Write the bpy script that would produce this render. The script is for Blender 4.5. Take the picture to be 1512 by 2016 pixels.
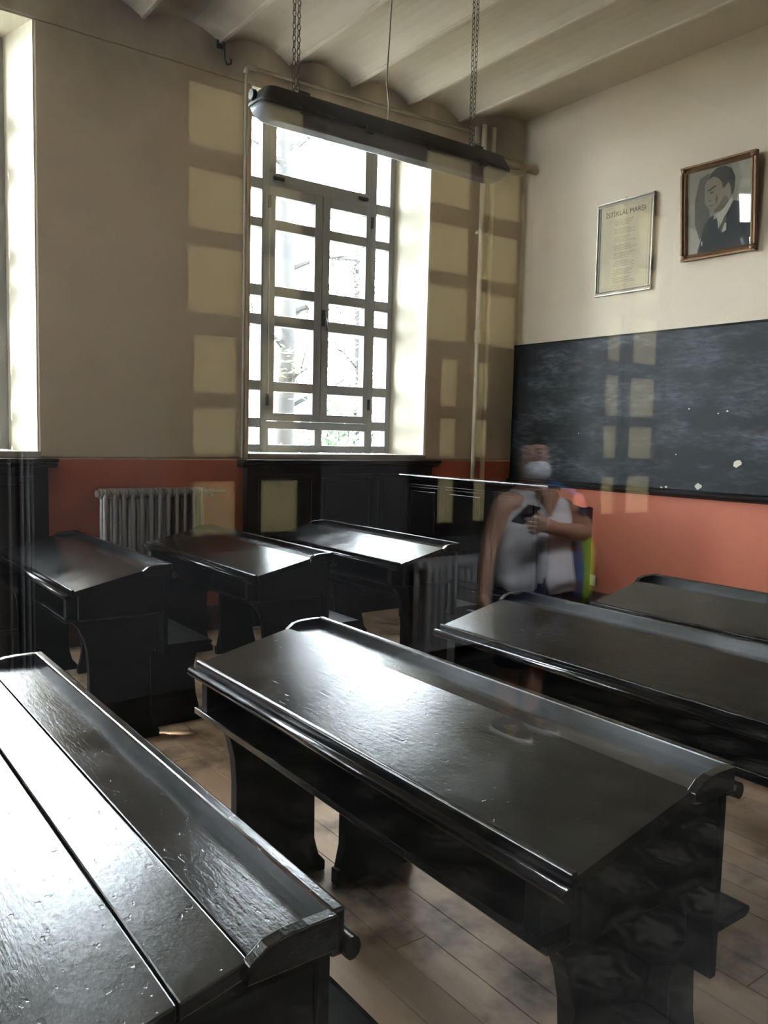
import bpy, bmesh, math, random
from mathutils import Vector, Matrix
random.seed(7)
S = bpy.context.scene
C = S.collection
for o in list(bpy.data.objects): bpy.data.objects.remove(o)

# ------------------------------------------------------------------ camera
yaw, pit, rol = math.radians(36.382), math.radians(5.110), math.radians(-1.406)
CAMZ = 1.42
f = Vector((math.sin(yaw)*math.cos(pit), math.cos(yaw)*math.cos(pit), -math.sin(pit)))
r0 = Vector((math.cos(yaw), -math.sin(yaw), 0)); d0 = f.cross(r0)
r = math.cos(rol)*r0 + math.sin(rol)*d0; d = -math.sin(rol)*r0 + math.cos(rol)*d0
cd = bpy.data.cameras.new('camera'); cam = bpy.data.objects.new('camera', cd); C.objects.link(cam)
cam.matrix_world = Matrix(((r.x, -d.x, -f.x, 0), (r.y, -d.y, -f.y, 0), (r.z, -d.z, -f.z, CAMZ), (0, 0, 0, 1)))
cd.sensor_fit = 'HORIZONTAL'; cd.sensor_width = 36; cd.lens = 36*1630/1512; cd.clip_start = .01; cd.clip_end = 200
S.camera = cam

# ------------------------------------------------------------------ sky, sun, exposure
W = bpy.data.worlds.new('sky'); S.world = W; W.use_nodes = True
bg = W.node_tree.nodes['Background']; bg.inputs[0].default_value = (.84, .93, 1.0, 1); bg.inputs[1].default_value = 20.0
sd = bpy.data.lights.new('sun', 'SUN'); sun = bpy.data.objects.new('sun', sd); C.objects.link(sun)
sd.energy = 15; sd.angle = .012; sd.color = (1, .95, .84)
SUNV = Vector((-.680, .385, .62)).normalized()
sun.rotation_euler = SUNV.to_track_quat('Z', 'Y').to_euler(); sun.location = (-6, 12, 12)
S.view_settings.view_transform = 'Standard'; S.view_settings.look = 'None'
S.view_settings.exposure = 1.55; S.view_settings.gamma = 1; S.view_settings.use_curve_mapping = False
S.cycles.max_bounces = 10; S.cycles.diffuse_bounces = 5; S.cycles.glossy_bounces = 4
S.cycles.transparent_max_bounces = 24; S.cycles.transmission_bounces = 6
S.cycles.caustics_reflective = False; S.cycles.caustics_refractive = False
S.cycles.sample_clamp_indirect = 8

# ------------------------------------------------------------------ materials
def newmat(n):
    m = bpy.data.materials.new(n); m.use_nodes = True; nt = m.node_tree
    return m, nt, nt.nodes['Principled BSDF'], nt.nodes['Material Output']
def N(nt, t, **k):
    n = nt.nodes.new(t)
    for a, b in k.items():
        if a.startswith('i_'): n.inputs[int(a[2:])].default_value = b
        else: setattr(n, a, b)
    return n
def mathn(nt, op, a, b=None):
    n = N(nt, 'ShaderNodeMath', operation=op)
    for i, v in enumerate((a, b)):
        if v is None: continue
        if isinstance(v, (int, float)): n.inputs[i].default_value = v
        else: nt.links.new(v, n.inputs[i])
    return n.outputs[0]
def mixc(nt, fac, a, b):
    n = N(nt, 'ShaderNodeMix', data_type='RGBA')
    for i, v in ((0, fac), (6, a), (7, b)):
        if isinstance(v, (int, float, tuple)): n.inputs[i].default_value = v if not isinstance(v, tuple) else (*v[:3], 1)
        else: nt.links.new(v, n.inputs[i])
    return n.outputs[2]
def noise(nt, scale, vec=None, detail=3, rough=.55):
    n = N(nt, 'ShaderNodeTexNoise'); n.inputs['Scale'].default_value = scale
    n.inputs['Detail'].default_value = detail; n.inputs['Roughness'].default_value = rough
    if vec is not None: nt.links.new(vec, n.inputs['Vector'])
    return n.outputs[0]
def ramp(nt, fac, stops):
    n = N(nt, 'ShaderNodeValToRGB'); e = n.color_ramp.elements
    while len(e) < len(stops): e.new(.5)
    for k, (p, c) in enumerate(stops):
        e[k].position = p; e[k].color = (c, c, c, 1) if isinstance(c, (int, float)) else (*c, 1)
    nt.links.new(fac, n.inputs[0]); return n.outputs[0]
def mapped(nt, scale, kind='Object'):
    tc = N(nt, 'ShaderNodeTexCoord'); mp = N(nt, 'ShaderNodeMapping'); mp.inputs['Scale'].default_value = scale
    nt.links.new(tc.outputs[kind], mp.inputs[0]); return mp.outputs[0]
def bump(nt, p, h, s, dist=.01):
    b = N(nt, 'ShaderNodeBump'); b.inputs['Strength'].default_value = s; b.inputs['Distance'].default_value = dist
    nt.links.new(h, b.inputs['Height']); nt.links.new(b.outputs[0], p.inputs['Normal'])
def simple(n, col, rough=.6, var=.12, nscale=6, metal=0, bmp=0, spec=.5):
    m, nt, p, o = newmat(n)
    v = mapped(nt, (1, 1, 1))
    f_ = noise(nt, nscale, v, 4)
    a = tuple(c*(1-var) for c in col); b = tuple(min(1, c*(1+var)) for c in col)
    nt.links.new(mixc(nt, f_, a, b), p.inputs['Base Color'])
    p.inputs['Roughness'].default_value = rough; p.inputs['Metallic'].default_value = metal
    p.inputs['Specular IOR Level'].default_value = spec
    if bmp: bump(nt, p, noise(nt, nscale*8, v, 4), bmp)
    return m

def wall_mat(n, upper, lower, band, base, baseh, soot=True):
    m, nt, p, o = newmat(n)
    g = N(nt, 'ShaderNodeNewGeometry'); sx = N(nt, 'ShaderNodeSeparateXYZ'); nt.links.new(g.outputs['Position'], sx.inputs[0])
    z = sx.outputs[2]
    n1 = noise(nt, .9, g.outputs['Position'], 5, .6); n2 = noise(nt, 3.5, g.outputs['Position'], 4)
    up = mixc(nt, ramp(nt, n1, [(.3, 0), (.7, 1)]), tuple(c*.9 for c in upper), upper)
    up = mixc(nt, mathn(nt, 'MULTIPLY', ramp(nt, n2, [(.55, 0), (.75, 1)]), .25), up, tuple(c*.72 for c in upper))
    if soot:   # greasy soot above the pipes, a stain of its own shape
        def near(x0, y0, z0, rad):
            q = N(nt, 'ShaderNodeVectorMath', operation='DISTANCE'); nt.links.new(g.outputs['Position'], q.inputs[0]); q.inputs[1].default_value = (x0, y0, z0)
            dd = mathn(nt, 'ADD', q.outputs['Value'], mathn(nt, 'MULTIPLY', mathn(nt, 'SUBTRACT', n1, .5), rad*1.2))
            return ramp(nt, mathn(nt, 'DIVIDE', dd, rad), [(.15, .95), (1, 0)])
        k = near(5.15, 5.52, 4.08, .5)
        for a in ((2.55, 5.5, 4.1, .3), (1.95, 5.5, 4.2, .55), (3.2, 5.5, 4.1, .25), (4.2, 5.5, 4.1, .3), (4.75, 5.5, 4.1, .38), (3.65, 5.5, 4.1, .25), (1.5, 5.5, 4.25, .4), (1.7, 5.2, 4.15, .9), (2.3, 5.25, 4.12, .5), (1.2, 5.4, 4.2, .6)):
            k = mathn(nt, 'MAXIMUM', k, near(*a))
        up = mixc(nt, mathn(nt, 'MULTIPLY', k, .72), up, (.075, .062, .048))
    lo = mixc(nt, n2, tuple(c*.9 for c in lower), tuple(c*1.06 for c in lower))
    zz = mathn(nt, 'ADD', z, mathn(nt, 'MULTIPLY', mathn(nt, 'SUBTRACT', noise(nt, 14, g.outputs['Position']), .5), .012))
    col = mixc(nt, mathn(nt, 'GREATER_THAN', zz, band), lo, up)
    if baseh: col = mixc(nt, mathn(nt, 'GREATER_THAN', zz, baseh), base, col)
    nt.links.new(col, p.inputs['Base Color']); p.inputs['Roughness'].default_value = .62
    bump(nt, p, noise(nt, 30, g.outputs['Position'], 6), .12, .004)
    return m
CREAM = (.70, .60, .445); ORANGE = (.60, .175, .095)
M = {}
M['wall'] = wall_mat('painted_plaster', CREAM, ORANGE, 1.235, (.13, .055, .05), .18)
M['ceiling'] = wall_mat('ceiling_paint', (.62, .55, .415), (.6, .55, .4), -5, (0, 0, 0), 0)
M['reveal'] = simple('reveal_paint', (.74, .68, .53), .6, .06, 3)
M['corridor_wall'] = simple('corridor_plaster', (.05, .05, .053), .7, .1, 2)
M['frame'] = simple('grey_window_paint', (.30, .305, .315), .42, .1, 8)
M['brown_wall'] = simple('dark_unseen_wall', (.07, .05, .04), .55, .2, 3)  # unseen rear and partition walls, kept dark to cut bounce onto the window wall
M['dark_iron'] = simple('dark_iron', (.02, .02, .02), .5, .2)
M['brown_panel'] = simple('dark_brown_panel', (.014, .010, .009), .4, .3, 5, 0, 0, .25)
M['sill'] = simple('sill_stone', (.42, .39, .34), .5, .1)
M['radiator'] = simple('silver_radiator_paint', (.30, .285, .265), .38, .12, 12, .35)
M['pale_radiator'] = simple('pale_radiator_paint', (.42, .42, .43), .4, .06, 9)
M['pipe'] = simple('cream_pipe_paint', (.74, .65, .46), .45, .1, 5)
M['conduit'] = simple('dirty_conduit_paint', (.40, .345, .26), .55, .2, 9)
M['lamp_body'] = simple('grey_plastic', (.075, .085, .09), .5, .25, 14)
M['chain'] = simple('chain_steel', (.12, .105, .085), .45, .3, 20, .7)
M['cable'] = simple('old_white_cable', (.5, .46, .38), .5)
M['silver_frame'] = simple('silvered_wood', (.33, .30, .25), .35, .2, 30, .5)
M['gilt'] = simple('bronze_gilt', (.20, .115, .055), .35, .45, 26, .55)
M['outlet'] = simple('ivory_plastic', (.72, .74, .58), .4, .03)
M['tree_bark'] = simple('bark', (.010, .0095, .009), .9, .4, 9)
M['leaf'] = simple('needles', (.042, .050, .013), .7, .35, 2)
M['ground'] = simple('dark_soil', (.10, .095, .075), .9, .2, 3)
M['bush'] = simple('bush_leaf', (.035, .07, .022), .7, .4, 4)

def lacquer(n, rough=(.16, .34), bs=.35, spec=.5):
    m, nt, p, o = newmat(n)
    oi = N(nt, 'ShaderNodeObjectInfo'); tc = N(nt, 'ShaderNodeTexCoord')
    ad = N(nt, 'ShaderNodeVectorMath', operation='ADD'); nt.links.new(tc.outputs['Object'], ad.inputs[0])
    sc_ = N(nt, 'ShaderNodeVectorMath', operation='SCALE'); nt.links.new(oi.outputs['Location'], sc_.inputs[0]); sc_.inputs['Scale'].default_value = 3.17
    nt.links.new(sc_.outputs[0], ad.inputs[1])
    def mp(s):
        q = N(nt, 'ShaderNodeMapping'); q.inputs['Scale'].default_value = s; nt.links.new(ad.outputs[0], q.inputs[0]); return q.outputs[0]
    grain = noise(nt, 34, mp((4, .5, 4)), 5, .65)
    pits = noise(nt, 120, mp((1, .5, 1)), 3, .6)
    wav = noise(nt, 9, mp((1.6, .8, 1)), 3, .5)
    blot = noise(nt, 5, mp((1, 1, 1)), 4, .6)
    nt.links.new(mixc(nt, ramp(nt, blot, [(.45, 0), (.75, 1)]), (.0035, .0033, .0034), (.007, .0065, .006)), p.inputs['Base Color'])
    ro = N(nt, 'ShaderNodeMapRange'); ro.inputs[3].default_value = rough[0]; ro.inputs[4].default_value = rough[1]
    nt.links.new(ramp(nt, blot, [(.3, 0), (.7, 1)]), ro.inputs[0]); nt.links.new(ro.outputs[0], p.inputs['Roughness'])
    # old gouges: sparse islands
    g = ramp(nt, noise(nt, 46, mp((1.6, .8, 1)), 2, .5), [(.68, 0), (.71, 1)])
    h = mathn(nt, 'ADD', mathn(nt, 'MULTIPLY', grain, .5), mathn(nt, 'MULTIPLY', pits, .35))
    h = mathn(nt, 'ADD', h, mathn(nt, 'MULTIPLY', wav, .28))
    h = mathn(nt, 'SUBTRACT', h, mathn(nt, 'MULTIPLY', g, .5))
    bump(nt, p, h, bs, .006)
    p.inputs['Specular IOR Level'].default_value = spec
    return m
M['lacquer'] = lacquer('black_lacquer', (.13, .24), .15)
M['lacquer_dull'] = lacquer('black_lacquer_worn', (.42, .55), .1, .13)
M['lacquer_desk'] = lacquer('teacher_black_lacquer', (.16, .24), .015, .35)

def glass(n, tint=(1, 1, 1), f0=.04):
    m, nt, p, o = newmat(n); nt.nodes.remove(p)
    g = N(nt, 'ShaderNodeNewGeometry'); dt = N(nt, 'ShaderNodeVectorMath', operation='DOT_PRODUCT')
    nt.links.new(g.outputs['Incoming'], dt.inputs[0]); nt.links.new(g.outputs['Normal'], dt.inputs[1])
    c = mathn(nt, 'ABSOLUTE', dt.outputs['Value'])
    fr = mathn(nt, 'ADD', f0, mathn(nt, 'MULTIPLY', mathn(nt, 'POWER', mathn(nt, 'SUBTRACT', 1, c), 5), 1-f0))
    t = N(nt, 'ShaderNodeBsdfTransparent'); t.inputs[0].default_value = (*tint, 1)
    s = N(nt, 'ShaderNodeBsdfGlossy'); s.inputs['Roughness'].default_value = 0.0
    mx = N(nt, 'ShaderNodeMixShader'); nt.links.new(fr, mx.inputs[0]); nt.links.new(t.outputs[0], mx.inputs[1]); nt.links.new(s.outputs[0], mx.inputs[2])
    nt.links.new(mx.outputs[0], o.inputs[0]); return m
M['glass'] = glass('window_glass', (.97, .98, .98))
M['door_glass'] = glass('door_glass', (.985, .985, .985), .042)
m, nt, p, o = newmat('frosted_cream_glass'); nt.nodes.remove(p)
tr = N(nt, 'ShaderNodeBsdfTranslucent'); tr.inputs[0].default_value = (.17, .15, .105, 1); nt.links.new(tr.outputs[0], o.inputs[0]); M['frosted'] = m
m, nt, p, o = newmat('lamp_diffuser'); M['diffuser'] = m
p.inputs['Base Color'].default_value = (.27, .30, .32, 1); p.inputs['Roughness'].default_value = .35
t = N(nt, 'ShaderNodeBsdfTranslucent'); t.inputs[0].default_value = (.5, .52, .5, 1); mx = N(nt, 'ShaderNodeMixShader'); mx.inputs[0].default_value = .1
nt.links.new(p.outputs[0], mx.inputs[1]); nt.links.new(t.outputs[0], mx.inputs[2]); nt.links.new(mx.outputs[0], o.inputs[0])

m, nt, p, o = newmat('chalkboard_slate'); M['board'] = m
v = mapped(nt, (1, 1, 1)); a = noise(nt, 3, mapped(nt, (1, .5, 1.6)), 6, .65); b = noise(nt, 40, mapped(nt, (1, .25, 1)), 4, .7)
k = mathn(nt, 'MULTIPLY', ramp(nt, a, [(.45, 0), (.72, 1)]), ramp(nt, b, [(.38, .15), (.68, 1)]))
c0 = mixc(nt, ramp(nt, noise(nt, 1.7, v, 4), [(.4, 0), (.65, 1)]), (.006, .0075, .010), (.006, .010, .009))
nt.links.new(mixc(nt, mathn(nt, 'MULTIPLY', k, 1.0), c0, (.115, .13, .155)), p.inputs['Base Color'])
p.inputs['Roughness'].default_value = .55; p.inputs['Specular IOR Level'].default_value = .3; bump(nt, p, b, .1, .003)

m, nt, p, o = newmat('worn_floor_board'); M['plank'] = m
oi = N(nt, 'ShaderNodeObjectInfo'); gp = N(nt, 'ShaderNodeNewGeometry'); mp = N(nt, 'ShaderNodeMapping'); mp.inputs['Scale'].default_value = (6, .7, 1)
nt.links.new(gp.outputs['Position'], mp.inputs[0])
g1 = noise(nt, 6, mp.outputs[0], 6, .65); g2 = noise(nt, 2.3, gp.outputs['Position'], 5, .6)
c = mixc(nt, g1, (.44, .30, .19), (.68, .495, .335)); c = mixc(nt, oi.outputs['Random'], c, mixc(nt, .45, c, (.30, .17, .10)))
c = mixc(nt, ramp(nt, g2, [(.50, 0), (.68, 1)]), c, (.085, .062, .045))
nt.links.new(c, p.inputs['Base Color']); p.inputs['Roughness'].default_value = .6; bump(nt, p, g1, .15, .004)
M['subfloor'] = simple('dark_gap', (.02, .015, .012), .9)

# ------------------------------------------------------------------ mesh helpers
def box(bm, x0, x1, y0, y1, z0, z1):
    v = [bm.verts.new(q) for q in ((x0,y0,z0),(x1,y0,z0),(x1,y1,z0),(x0,y1,z0),(x0,y0,z1),(x1,y0,z1),(x1,y1,z1),(x0,y1,z1))]
    for i in ((0,3,2,1),(4,5,6,7),(0,1,5,4),(1,2,6,5),(2,3,7,6),(3,0,4,7)): bm.faces.new([v[j] for j in i])
def prism(bm, poly, axis, a, b, smooth=False):
    """poly of 2-D points, extruded along axis from a to b (x: (y,z), y: (x,z), z: (x,y))"""
    def P(q, t): return {'x': (t, q[0], q[1]), 'y': (q[0], t, q[1]), 'z': (q[0], q[1], t)}[axis]
    A = [bm.verts.new(P(q, a)) for q in poly]; B = [bm.verts.new(P(q, b)) for q in poly]; n = len(poly)
    for i in range(n):
        fc = bm.faces.new((A[i], A[(i+1) % n], B[(i+1) % n], B[i])); fc.smooth = smooth
    bm.faces.new(A[::-1]); bm.faces.new(B)
def tube(bm, pts, rad, n=8, cap=True):
    pts = [Vector(p) for p in pts]; rings = []
    up = None
    for i, p in enumerate(pts):
        t = (pts[min(i+1, len(pts)-1)] - pts[max(i-1, 0)]).normalized()
        if up is None: up = t.orthogonal().normalized()
        up = (up - t*up.dot(t)).normalized(); s = t.cross(up)
        rr = rad[i] if isinstance(rad, (list, tuple)) else rad
        rings.append([bm.verts.new(p + rr*(math.cos(k*2*math.pi/n)*up + math.sin(k*2*math.pi/n)*s)) for k in range(n)])
    for a, b in zip(rings, rings[1:]):
        for k in range(n):
            fc = bm.faces.new((a[k], a[(k+1) % n], b[(k+1) % n], b[k])); fc.smooth = True
    if cap: bm.faces.new(rings[0][::-1]); bm.faces.new(rings[-1])
def ellipsoid(bm, c, rx, ry, rz, nu=12, nv=8):
    R = []
    for j in range(1, nv):
        th = math.pi*j/nv
        R.append([bm.verts.new((c[0]+rx*math.sin(th)*math.cos(2*math.pi*i/nu), c[1]+ry*math.sin(th)*math.sin(2*math.pi*i/nu), c[2]+rz*math.cos(th))) for i in range(nu)])
    t = bm.verts.new((c[0], c[1], c[2]+rz)); b = bm.verts.new((c[0], c[1], c[2]-rz))
    for a, q in zip(R, R[1:]):
        for i in range(nu): bm.faces.new((a[i], q[i], q[(i+1) % nu], a[(i+1) % nu])).smooth = True
    for i in range(nu):
        bm.faces.new((t, R[0][i], R[0][(i+1) % nu])).smooth = True; bm.faces.new((b, R[-1][(i+1) % nu], R[-1][i])).smooth = True
def loft(bm, rings, cap=True, smooth=True):
    L = [[bm.verts.new(p) for p in q] for q in rings]; n = len(L[0])
    for a, b in zip(L, L[1:]):
        for k in range(n): bm.faces.new((a[k], a[(k+1) % n], b[(k+1) % n], b[k])).smooth = smooth
    if cap: bm.faces.new(L[0][::-1]); bm.faces.new(L[-1])
def mk(name, fn, mat, parent=None, bevel=0, loc=None):
    if callable(fn):
        bm = bmesh.new(); fn(bm); bmesh.ops.recalc_face_normals(bm, faces=bm.faces)
        me = bpy.data.meshes.new(name); bm.to_mesh(me); bm.free()
        for q in (mat if isinstance(mat, (list, tuple)) else [mat]): me.materials.append(M[q] if isinstance(q, str) else q)
    else: me = fn
    o = bpy.data.objects.new(name, me); C.objects.link(o)
    if parent is not None: o.parent = parent
    if loc: o.location = loc
    if bevel:
        b = o.modifiers.new('bevel', 'BEVEL'); b.width = bevel; b.segments = 2; b.limit_method = 'ANGLE'
    return o
def tag(o, label=None, cat=None, group=None, kind=None):
    for k, v_ in (('label', label), ('category', cat), ('group', group), ('kind', kind)):
        if v_: o[k] = v_
    return o
def empty(name, loc=(0, 0, 0), rz=0):
    o = bpy.data.objects.new(name, None); C.objects.link(o); o.location = loc; o.rotation_euler = (0, 0, rz); o.empty_display_size = .1; return o
def copy_tree(o, parent=None):
    c = o.copy(); C.objects.link(c); c.parent = parent
    for ch in o.children: copy_tree(ch, c)
    return c

# ------------------------------------------------------------------ setting: classroom shell
DY, DX, XB = 5.5, 5.52, -4.3          # window wall, blackboard wall, rear wall
YP = .22                              # glazed corridor partition
WC = (3.63, .51, -2.61)               # window centres
HI, HO, YO = .83, .735, 5.9           # inner and outer half widths of the splayed opening
ZS, ZH = 1.262, 3.885
def f_wall_window(bm):
    box(bm, XB-.3, DX+.3, DY, 6.05, -.1, ZS-.02)
    box(bm, XB-.3, DX+.3, DY, 6.05, ZH, 4.6)
    ed = [XB-.3] + [e for c in sorted(WC) for e in (c-1, c+1)] + [DX+.3]
    prev_i, prev_o = XB-.3, XB-.3
    for c in sorted(WC) + [None]:
        ni, no = (c-HI, c-HO) if c is not None else (DX+.3, DX+.3)
        prism(bm, [(prev_i, DY), (ni, DY), (no, YO), (no, 6.05), (prev_o, 6.05), (prev_o, YO)], 'z', ZS-.02, ZH)
        if c is not None: prev_i, prev_o = c+HI, c+HO
ww = tag(mk('wall_window', f_wall_window, 'wall', bevel=.012), 'cream plaster wall with orange dado holding the tall windows', 'wall', kind='structure')
# window reveals: same cream paint as the wall, in a lighter tone
for k, c in enumerate(sorted(WC)):
    def f_rev(bm, c=c):
        e = .006
        for s in (-1, 1):
            prism(bm, [(c+s*HI, DY+.004), (c+s*HO, YO), (c+s*(HO-e), YO), (c+s*(HI-e), DY+.004)], 'z', ZS, ZH-.004)
        prism(bm, [(c-HI, DY+.004), (c+HI, DY+.004), (c+HO, YO), (c-HO, YO)], 'z', ZH-.008, ZH-.002)
    mk('reveal_lining', f_rev, 'reveal', ww)
tag(mk('wall_blackboard', lambda bm: box(bm, DX, DX+.3, YP-.2, DY, -.1, 4.6), 'wall'), 'cream plaster wall with orange dado behind the blackboard', 'wall', kind='structure')
RY0, RY1, RZ0, RZ1 = 4.40, 5.45, 1.3, 3.6      # unseen rear window, added for the even light on the blackboard wall
def f_wall_rear(bm):
    box(bm, XB-.3, XB, YP-.2, RY0, -.1, 4.6); box(bm, XB-.3, XB, RY1, DY, -.1, 4.6)
    box(bm, XB-.3, XB, RY0, RY1, -.1, RZ0); box(bm, XB-.3, XB, RY0, RY1, RZ1, 4.6)
rw = tag(empty('window_8', (XB-.15, (RY0+RY1)/2, RZ0)), 'unseen grey-framed window added in the rear wall to light the blackboard wall', 'window', kind='structure')
def f_rwf(bm):
    hw_ = (RY1-RY0)/2; hh = RZ1-RZ0
    for q in ((-hw_, -hw_+.05, 0, hh), (hw_-.05, hw_, 0, hh), (-.03, .03, 0, hh), (-hw_, hw_, 0, .05), (-hw_, hw_, hh-.05, hh), (-hw_, hw_, hh*.6, hh*.6+.05)): box(bm, -.03, .03, *q)
mk('frame', f_rwf, 'frame', rw)
for a_, b_ in ((-.48, -.03), (.03, .48)):
    for c_, e_ in ((.05, 1.38), (1.43, 2.25)): mk('pane', lambda bm: box(bm, -.002, .002, a_, b_, c_, e_), 'glass', rw)
tag(mk('wall_rear', f_wall_rear, 'brown_wall'), 'unseen rear classroom wall, made dark to cut bounced light', 'wall', kind='structure')
GX0, GX1, GZ0, GZ1 = -.75, 1.35, .45, 2.35
def f_wall_cor(bm):
    box(bm, XB-.3, GX0, YP-.2, YP+.06, -.1, 4.6); box(bm, GX1, 9.0, YP-.2, YP+.06, -.1, 4.6)
    box(bm, GX0, GX1, YP-.2, YP+.06, GZ1, 4.6); box(bm, GX0, GX1, YP-.2, YP+.06, -.1, GZ0)
tag(mk('wall_corridor', f_wall_cor, 'brown_wall'), 'partition wall between the classroom and the corridor', 'wall', kind='structure')
dr = tag(empty('window_4', ((GX0+GX1)/2, YP, GZ0)), 'large clear viewing pane between corridor and classroom', 'window', kind='structure')
hw = (GX1-GX0)/2; hz = GZ1-GZ0
mk('pane', lambda bm: box(bm, -hw+.05, hw-.05, -.003, .003, .05, hz-.05), 'door_glass', dr)
def f_df(bm):
    for a in ((-hw, -hw+.05, 0, hz), (hw-.05, hw, 0, hz), (-hw+.05, hw-.05, 0, .05), (-hw+.05, hw-.05, hz-.05, hz)): box(bm, a[0], a[1], -.05, .03, a[2], a[3])
mk('frame', f_df, 'brown_panel', dr)

# jack-arch ceiling: shallow vaults between iron beams that run along y
RIBS = [4.74 - .545*k for k in range(0, 17)]
def ceil_profile():
    pts = []
    for a, b in zip(RIBS[::-1], RIBS[::-1][1:]):
        for i in range(8):
            t = i/8; pts.append((a+(b-a)*t, 4.09+.085*(1-(2*t-1)**2)))
    for i in range(9):
        t = i/8; pts.append((4.74+(DX+.02-4.74)*t, 4.09+.18*math.sin(t*math.pi/2)))
    return pts
cp = ceil_profile()
ce = tag(mk('ceiling', lambda bm: prism(bm, cp+[(DX+.02, 4.62), (cp[0][0], 4.62)], 'y', YP-.2, DY+.02), 'ceiling'), 'cream jack-arch ceiling of shallow vaults between beams', 'ceiling', kind='structure')
for x in RIBS:
    if x > -1: mk('ceiling_beam', lambda bm, x=x: box(bm, x-.016, x+.016, YP, DY, 4.083, 4.11), 'ceiling', ce, bevel=.006)

# floor of boards that run along y
fl = tag(mk('floor', lambda bm: box(bm, XB-.3, DX+.3, YP-.2, DY+.1, -.12, -.022), 'subfloor'), 'worn bare floorboards of the classroom', 'floor', kind='structure')
PW = .1125; pm = {}
x = -.9; i = 0
while x < DX-.01:
    w = min(PW, DX-x); y = YP+.06; L0 = [1.45, .8, 2.0, 1.1, 1.7][i % 5]; first = True
    while y < DY-.01:
        L = L0 if first else random.choice((1.6, 2.2, 2.6)); first = False
        if DY-(y+L) < .5: L = DY-y
        key = (round(w, 3), round(L, 2))
        if key not in pm:
            bm = bmesh.new(); box(bm, .002, w-.002, .002, L-.002, -.022, 0)
            me = bpy.data.meshes.new('floorboard'); bm.to_mesh(me); bm.free(); me.materials.append(M['plank']); pm[key] = me
        mk('floorboard', pm[key], None, fl, loc=(x, y, random.uniform(-.0015, .0)))
        y += L
    x += PW; i += 1
tag(mk('baseboard_right', lambda bm: box(bm, DX-.018, DX-.001, YP+.07, DY-.02, .0, .178), simple('dark_red_skirting', (.10, .04, .036), .5)), 'dark red skirting board under the blackboard', 'skirting', kind='structure')

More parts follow.
